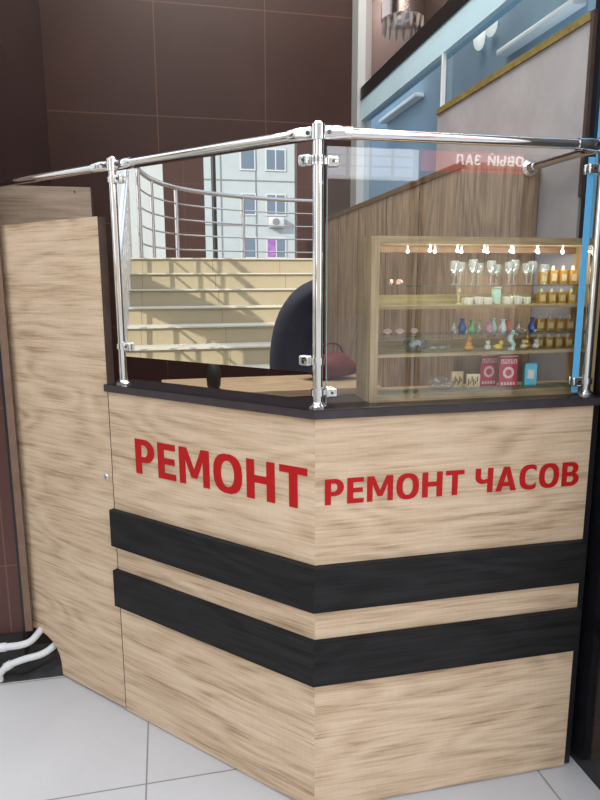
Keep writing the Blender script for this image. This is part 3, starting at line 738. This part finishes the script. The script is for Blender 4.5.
obj('carton', box(B(), -.016, .016, -.012, .012, 0, .062, .001), 'cyan', t); obj('white_label', box(B(), -.009, .009, -.0128, -.0122, .02, .045), 'white', t, smooth=False)
t = thing('plastic_film', 'crumpled clear plastic film lying on the showcase floor left of the blocks', 'plastic film', at(.722, .045, ZF))
bm = B(); bmesh.ops.create_icosphere(bm, subdivisions=4, radius=.03, matrix=Matrix.Diagonal((1.25, .8, .62, 1)))
rnd = random.Random(3)
from mathutils import noise as mn
for v in bm.verts:
    n_ = mn.noise(v.co * 55) * .011 + mn.noise(v.co * 120) * .005
    v.co += v.co.normalized() * n_; v.co.z = max(v.co.z + .017, .0005)
obj('film', bm, 'crystal', t, smooth=False)

# golden boxes and bottles at the right end
gb2 = None; nlab = 0
for lv, (z, h, nm) in enumerate(((ZG1, .052, 'upper glass shelf'), (ZW1, .042, 'upper wooden shelf'), (ZG2, .045, 'lower glass shelf'), (ZW2, .040, 'lower wooden shelf'))):
    for i in range(4):
        x = 1.012 + .0275 * i; lb = f'{ORD[i]} golden perfume box from the left at the right end of the {nm}'
        loc = at(x, .06 - .004 * i, z)
        if gb2 is None:
            gb2 = thing('perfume_box', lb, 'perfume box', loc, group='golden perfume boxes in the showcase')
            obj('carton', box(B(), -.0105, .0105, -.008, .008, 0, .034, .0012), 'gold', gb2)
            obj('label_plate', box(B(), -.007, .007, -.0088, -.0082, .008, .025), 'gold_pale', gb2, smooth=False)
            obj('stopper', cyl(B(), (0, 0, .0342), (0, 0, .044), .0045, .003, 12), 'cream', gb2)
        else: dup(gb2, loc, lb, sc=(1, 1, h / .046))

# two staggered rows of glowing dots, added for lamps reflected in the glass
glint = None; n_ = 0
for i in range(14):
    x = .625 + .0375 * i; y = .018 if i % 2 else .07
    loc = (x, SY0 + y, SZ0 + HH - .0185)
    lb = f'{ORD[i]} glowing white bulb from the left under the showcase top'
    if glint is None:
        glint = thing('light_bulb', lb, 'light bulb', loc, group='glowing bulbs under the showcase top')
        obj('socket', cyl(B(), (0, 0, -.010), (0, 0, 0), .0022, seg=8), 'satin', glint)
        obj('bulb', sph(B(), (0, 0, -.0145), .0042, seg=12), 'led', glint)
    else: dup(glint, loc, lb)

# ------------------------------------------------------------------ what the mirror shows: stairs, railing, pillars, flats (all left of the kiosk)
st = thing('staircase', 'sunlit beige stone staircase reflected in the mirror', 'stairs', (-.92, .6, 0))
Y0, Y1 = -1.4, 2.113
NZ = [(-3.89, 1.658), (-3.62, 1.52), (-3.35, 1.386), (-3.08, 1.250), (-2.81, 1.120), (-2.54, .988), (-2.27, .853), (-2.06, .68), (-1.85, .51), (-1.64, .34), (-1.43, .17)]
for i, (x, z) in enumerate(NZ):
    zb = NZ[i + 1][1] if i + 1 < len(NZ) else 0
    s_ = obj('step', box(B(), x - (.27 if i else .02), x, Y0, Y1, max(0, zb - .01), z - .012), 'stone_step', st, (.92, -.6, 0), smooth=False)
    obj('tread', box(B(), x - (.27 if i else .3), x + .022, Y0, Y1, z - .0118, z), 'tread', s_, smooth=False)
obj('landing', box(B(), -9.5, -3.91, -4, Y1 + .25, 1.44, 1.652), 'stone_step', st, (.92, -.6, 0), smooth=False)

rl = thing('stair_railing', 'curved steel railing with horizontal bars on the landing, seen in the mirror', 'railing', (-5.5, .8, 1.652))
def rr(x, y, z): return (x + 5.5, y - .8, z - 1.652)
path = [(-3.88, 1.965, 2.405), (-4.35, 1.86, 2.40), (-4.9, 1.62, 2.41), (-5.3, 1.25, 2.42), (-5.6, .83, 2.43), (-5.75, .35, 2.43), (-5.8, -.2, 2.43), (-5.8, -.9, 2.43)]
obj('handrail', tube(B(), [rr(*p) for p in path], .024, 12, 8), 'steel_rail', rl)
for dz in (-.155, -.31, -.465, -.62):
    obj('bar', tube(B(), [rr(x, y, z + dz) for x, y, z in path], .009, 8, 8), 'steel_rail', rl)
for i in (0, 1, 2, 4, 6):
    x, y, z = path[i]
    obj('post', cyl(B(), rr(x, y, 1.6595), rr(x, y, z), .02, seg=12), 'steel_rail', rl)
sr = thing('side_railing', 'bright steel railing descending beside the stairs at the left mirror edge', 'railing', (-2.6, 2.05, .9))
def r3(x, y, z): return (x + 2.6, y - 2.05, z - .9)
top = [(-3.88, 2.06, 2.38), (-1.48, 2.06, 1.18)]
obj('handrail', cyl(B(), r3(*top[0]), r3(*top[1]), .024), 'satin', sr)
for k_ in (.22, .44):
    obj('bar', cyl(B(), r3(top[0][0], 2.06, top[0][2] - k_), r3(top[1][0], 2.06, top[1][2] - k_), .009), 'satin', sr)
for i in range(22):
    x, z = NZ[i // 2][0] - .05 - .12 * (i % 2), NZ[i // 2][1]
    hz = 2.38 + (x + 3.88) / 2.40 * (-1.20)
    obj('post', cyl(B(), r3(x, 2.06, z + .0005), r3(x, 2.06, hz), .011), 'satin', sr)

for i, (xa, ya, yb, lb) in enumerate(((-6.45, 1.235, 1.735, 'brown tiled pillar left in the mirror behind the railing'), (-6.45, -.6, .05, 'brown tiled pillar at the right edge of the mirror'))):
    t = thing('tiled_pillar', lb, 'pillar', (xa, (ya + yb) / 2, 1.653), group='brown pillars on the landing')
    h = (yb - ya) / 2
    obj('shaft', box(B(), .1, .25, -h, h, 0, 4), 'tile_pillar', t, smooth=False)
    obj('plinth', box(B(), .09, .262, -h - .012, h + .012, 0, .1), 'granite', t, smooth=False)
t = thing('lamp_post', 'thin dark pole between the pillars, seen in the mirror before the flats', 'pole', (-10.5, .75, -.065))
obj('pole', cyl(B(), (0, 0, .02), (0, 0, 7), .05, .045, 12), 'black_metal', t); obj('base', cyl(B(), (0, 0, 0), (0, 0, .3), .09, .07, 12), 'black_metal', t)
t = thing('white_kiosk', 'pale white building side beyond the landing at the left of the mirror', 'building', (-14, 3.4, -.065))
obj('wall', box(B(), -1.5, 1.5, -1.75, 1.8, 0, 9), 'white_wall', t, smooth=False); obj('roof', box(B(), -1.6, 1.6, -1.85, 1.9, 9, 9.2), 'alu', t, smooth=False)

struct('trim_9', cyl(B(), (-3.7, 3.0, 1.80), (-.92, 3.0, 2.085), .17, seg=4), 'black_metal')  # unseen beam added to throw the broad diagonal shadow across the steps
# flats across the yard: x = -36
bd = thing('apartment_building', 'grey panel apartment building with windows reflected in the mirror', 'building', (-36.2, -4, -.065))
obj('wall', box(B(), -6, 0, -14, 10, 0, 16), 'facade', bd, smooth=False)
zf = [.45, 3.05, 5.6, 8.2, 10.8, 13.3]
for y in (-10.5, -8.15, -5.92, -3.40, -.55 , 2.4, 5.2):
    pass
for z in zf:
    obj('panel_seam', box(B(), .001, .02, -14, 10, z - .62, z - .54), 'seam', bd, smooth=False)
for y in (-11, -7.2, -2.9, 0.0, 2.1, 6.2):
    obj('panel_seam', box(B(), .001, .021, y, y + .08, 0, 16), 'seam', bd, smooth=False)
k_ = 0
for z in zf:
    for y, w in ((-6.2, 1.25), (-1.8, 1.27), (.05, .95), (4.6, 1.25), (7.0, 1.25)):
        f_ = obj('window', box(B(), .002, .06, y, y + w, z, z + 1.3), 'win_frame', bd, smooth=False)
        if w > 1:
            obj('window_pane', box(B(), .062, .07, y + .09, y + w / 2 - .04, z + .09, z + 1.21), 'win_glass', f_, smooth=False)
            obj('window_pane', box(B(), .062, .07, y + w / 2 + .04, y + w - .09, z + .09, z + 1.21), 'violet' if (y == -1.8 and z == zf[1]) else 'win_glass', f_, smooth=False)
        else: obj('window_pane', box(B(), .062, .07, y + .09, y + w - .09, z + .09, z + 1.21), 'win_glass', f_, smooth=False)
ac = obj('air_conditioner', box(B(), .02, .45, -1.6, -.7, 4.9, 5.5, .03), 'win_frame', bd)
o = obj('fan_grille', lathe(B(), [(.22, 0), (.22, .02), (.05, .03)], seg=20), 'seam', ac, (.452, -1.1, 5.2)); o.rotation_euler = (0, pi / 2, 0)

# ------------------------------------------------------------------ passer-by reflected at the right edge of the mirror
pn = thing('person', 'person in a dark navy jacket, back to the stairs edge, seen in the mirror', 'person', (-1.12, 1.12, 0))
def skin(name, verts, edges, m, parent, root=0, sub=2):
    me = bpy.data.meshes.new(name); me.from_pydata([v[:3] for v in verts], edges, []); me.materials.append(M[m])
    o = bpy.data.objects.new(name, me); COL.objects.link(o); o.parent = parent
    sm = o.modifiers.new('skin', 'SKIN'); sm.use_smooth_shade = True
    for v, d in zip(me.skin_vertices[0].data, verts): v.radius = (d[3], d[4] if len(d) > 4 else d[3]); v.use_root = False
    me.skin_vertices[0].data[root].use_root = True
    ss = o.modifiers.new('sub', 'SUBSURF'); ss.levels = sub; ss.render_levels = sub
    dg = bpy.context.evaluated_depsgraph_get(); dg.update()
    m2 = bpy.data.meshes.new_from_object(o.evaluated_get(dg)); o.modifiers.clear(); o.data = m2; m2.name = name
    for p in m2.polygons: p.use_smooth = True
    return o
# faces -Y; x is side to side
V = [(0, .06, .92, .13, .11), (0, .075, 1.08, .135, .115), (0, .035, 1.235, .15, .135), (0, -.075, 1.36, .145, .10), (0, -.16, 1.445, .055), (0, -.205, 1.50, .055),
     (.165, -.08, 1.375, .072), (.235, -.13, 1.13, .056), (.20, -.31, 1.06, .042), (.15, -.40, 1.10, .034),
     (-.165, -.08, 1.375, .072), (-.235, -.13, 1.13, .056), (-.20, -.31, 1.06, .042), (-.15, -.40, 1.10, .034),
     (.09, .05, .86, .095), (.10, .0, .48, .062), (.105, .03, .10, .045), (-.09, .05, .86, .095), (-.10, 0, .48, .062), (-.105, .03, .10, .045)]
Ed = [(0, 1), (1, 2), (2, 3), (3, 4), (4, 5), (3, 6), (6, 7), (7, 8), (8, 9), (3, 10), (10, 11), (11, 12), (12, 13), (0, 14), (14, 15), (15, 16), (0, 17), (17, 18), (18, 19)]
body = skin('body', V, Ed, 'jacket', pn)
body.data.materials.append(M['trousers']); body.data.materials.append(M['skin'])
for p in body.data.polygons:
    z = p.center.z
    if z < .84: p.material_index = 1
    elif z > 1.47 and abs(p.center.x) < .09 and p.center.y < -.1: p.material_index = 2
hd = B(); sph(hd, (0, -.035, 1.645), .10, (.78, .95, 1.18), 28)
for v in hd.verts:
    if v.co.y < -.05 and v.co.z < 1.62: v.co.x *= .88
sph(hd, (0, -.135, 1.635), .016, (.8, 1, 1.4), 10)
for s in (1, -1): sph(hd, (s * .079, -.03, 1.635), .024, (.35, .7, 1.2), 10)
ho = obj('head', hd, 'skin', pn, (0, -.20, -.06))
for s in (1, -1): obj('eye', sph(B(), (s * .03, -.118, 1.66), .011, (1.2, .5, .7), 10), 'white', ho)
obj('mouth', sph(B(), (0, -.122, 1.585), .022, (1.1, .3, .25), 12), 'maroon', ho)
hh = B(); sph(hh, (0, -.02, 1.672), .106, (.82, .95, 1.08), 28)
bmesh.ops.delete(hh, geom=[v for v in hh.verts if (v.co.y < -.075 and v.co.z < 1.70) or v.co.z < 1.59], context='VERTS')
obj('hair', hh, 'hair', ho)
for s in (1, -1):
    b0 = Vector((s * .15, -.41, 1.105))
    hv = [(b0.x, b0.y, b0.z, .026, .016), (b0.x - s * .02, b0.y - .05, b0.z + .02, .034, .015)]; he = [(0, 1)]
    hand = skin('hand', hv, he, 'skin', pn)
    for q in range(4):
        px = b0.x - s * .02 + (q - 1.5) * .019; L_ = (.036, .042, .039, .03)[q]
        skin('finger', [(px, b0.y - .07, b0.z + .025, .0085), (px, b0.y - .07 - L_, b0.z + .03, .008), (px - s * .003, b0.y - .07 - L_ * 1.5, b0.z + .012, .0072), (px - s * .004, b0.y - .068 - L_ * 1.4, b0.z - .008, .006)], [(0, 1), (1, 2), (2, 3)], 'skin', hand, sub=1)
    skin('thumb', [(b0.x - s * .045, b0.y - .035, b0.z + .02, .010), (b0.x - s * .066, b0.y - .06, b0.z + .026, .009), (b0.x - s * .066, b0.y - .088, b0.z + .02, .0075)], [(0, 1), (1, 2)], 'skin', hand, sub=1)
    sb = B(); sph(sb, (s * .105, -.02, .045), .05, (.9, 2.5, .9), 16)
    for v in sb.verts: v.co.z = max(v.co.z, .001)
    obj('shoe', sb, 'shoe', pn)
obj('collar', lathe(B(), [(.075, 0), (.072, .04), (.066, .042), (.068, 0)], (0, 0, 0), 20), 'jacket', pn, (0, -.155, 1.42))

# ------------------------------------------------------------------ shop sign and notice board across the pavement (seen as a faint reflection in the clear pane)
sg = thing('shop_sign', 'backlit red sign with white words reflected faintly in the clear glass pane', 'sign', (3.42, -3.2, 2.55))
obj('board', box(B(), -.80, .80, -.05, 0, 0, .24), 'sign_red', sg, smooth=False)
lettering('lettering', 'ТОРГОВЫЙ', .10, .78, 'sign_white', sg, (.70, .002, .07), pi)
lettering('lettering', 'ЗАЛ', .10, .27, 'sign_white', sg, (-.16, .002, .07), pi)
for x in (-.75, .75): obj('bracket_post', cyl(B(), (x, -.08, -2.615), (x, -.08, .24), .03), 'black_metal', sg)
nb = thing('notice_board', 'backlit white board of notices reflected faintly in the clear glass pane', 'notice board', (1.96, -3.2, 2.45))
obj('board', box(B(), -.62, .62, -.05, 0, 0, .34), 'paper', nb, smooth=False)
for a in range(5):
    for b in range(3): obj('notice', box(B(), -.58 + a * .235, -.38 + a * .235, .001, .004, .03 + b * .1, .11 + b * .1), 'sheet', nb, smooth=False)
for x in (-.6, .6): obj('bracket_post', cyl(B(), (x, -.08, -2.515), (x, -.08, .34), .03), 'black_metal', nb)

ob = thing('street_building', 'pale building across the street, faintly reflected in the clear glass screen', 'building', (2, -26, -.065))  # added so the pane reflects a wall instead of a bright horizon
obj('wall', box(B(), -22, 22, -6, 0, 0, 11), 'facade_warm', ob, smooth=False); obj('cornice', box(B(), -22.2, 22.2, -6.2, .2, 11, 11.4), 'seam', ob, smooth=False)
for z in (7.4,):
    for q in range(10): f_ = obj('window', box(B(), -19.5 + q * 4, -17.8 + q * 4, .002, .05, z, z + 1.7), 'win_frame', ob, smooth=False); obj('window_pane', box(B(), -19.4 + q * 4, -17.9 + q * 4, .052, .06, z + .1, z + 1.6), 'win_glass', f_, smooth=False)

# ------------------------------------------------------------------ light
def light(name, kind, loc, energy, col=(1, 1, 1), size=1, size_y=None, rot=(0, 0, 0)):
    l = bpy.data.lights.new(name, kind); l.energy = energy; l.color = col
    if kind == 'AREA':
        l.size = size
        if size_y: l.shape = 'RECTANGLE'; l.size_y = size_y
    o = bpy.data.objects.new(name, l); COL.objects.link(o); o.location = loc; o.rotation_euler = rot; return o
sun = light('sun', 'SUN', (0, 0, 8), 5.0, (1, .93, .80)); sun.data.angle = radians(.6)
sun.rotation_euler = Vector((-.5, -.8, -.42)).to_track_quat('-Z', 'Y').to_euler()
light('canopy_light', 'AREA', (.25, 2.3, 4.18), 80, (1, .94, .86), 1.4, 1.8)  # added fill lamp brightening the niche, no fixture there
light('showcase_led', 'AREA', (.83, 1.462, 1.512), .8, (1, .95, .85), .58, .012, (radians(48), 0, 0))  # added lamp brightening the goblets and shelves, turned away from the camera
light('shop_ceiling_light', 'AREA', (1.40, 2.7, 4.1), 25, (1, .97, .92), .25, 1.6)  # added fill out of frame for the upper part of the shop
light('shop_inner_light', 'AREA', (1.40, 4.6, 3.6), 25, (.92, .97, 1), .3, .6)  # added fill for the rear of the shop interior
il = light('shop_wall_light', 'AREA', (1.215, 2.05, 1.65), 10, (.95, .98, 1), .85, .8, (0, -pi / 2, 0))  # added lamp hidden behind the grey board to brighten the blue wall

w = bpy.data.worlds.new('world'); bpy.context.scene.world = w; w.use_nodes = True
nt = w.node_tree; bgn = nt.nodes['Background']
tc = nt.nodes.new('ShaderNodeTexCoord'); sp = nt.nodes.new('ShaderNodeSeparateXYZ'); rp = nt.nodes.new('ShaderNodeValToRGB')
nt.links.new(tc.outputs['Generated'], sp.inputs[0]); nt.links.new(sp.outputs[2], rp.inputs[0]); nt.links.new(rp.outputs[0], bgn.inputs[0])
e = rp.color_ramp.elements; e[0].position = 0; e[0].color = (1, .975, .94, 1); e[1].position = .7; e[1].color = (.76, .85, 1, 1)
bgn.inputs[1].default_value = 1.7
vs = bpy.context.scene.view_settings; vs.view_transform = 'Standard'; vs.look = 'None'; vs.exposure = .25
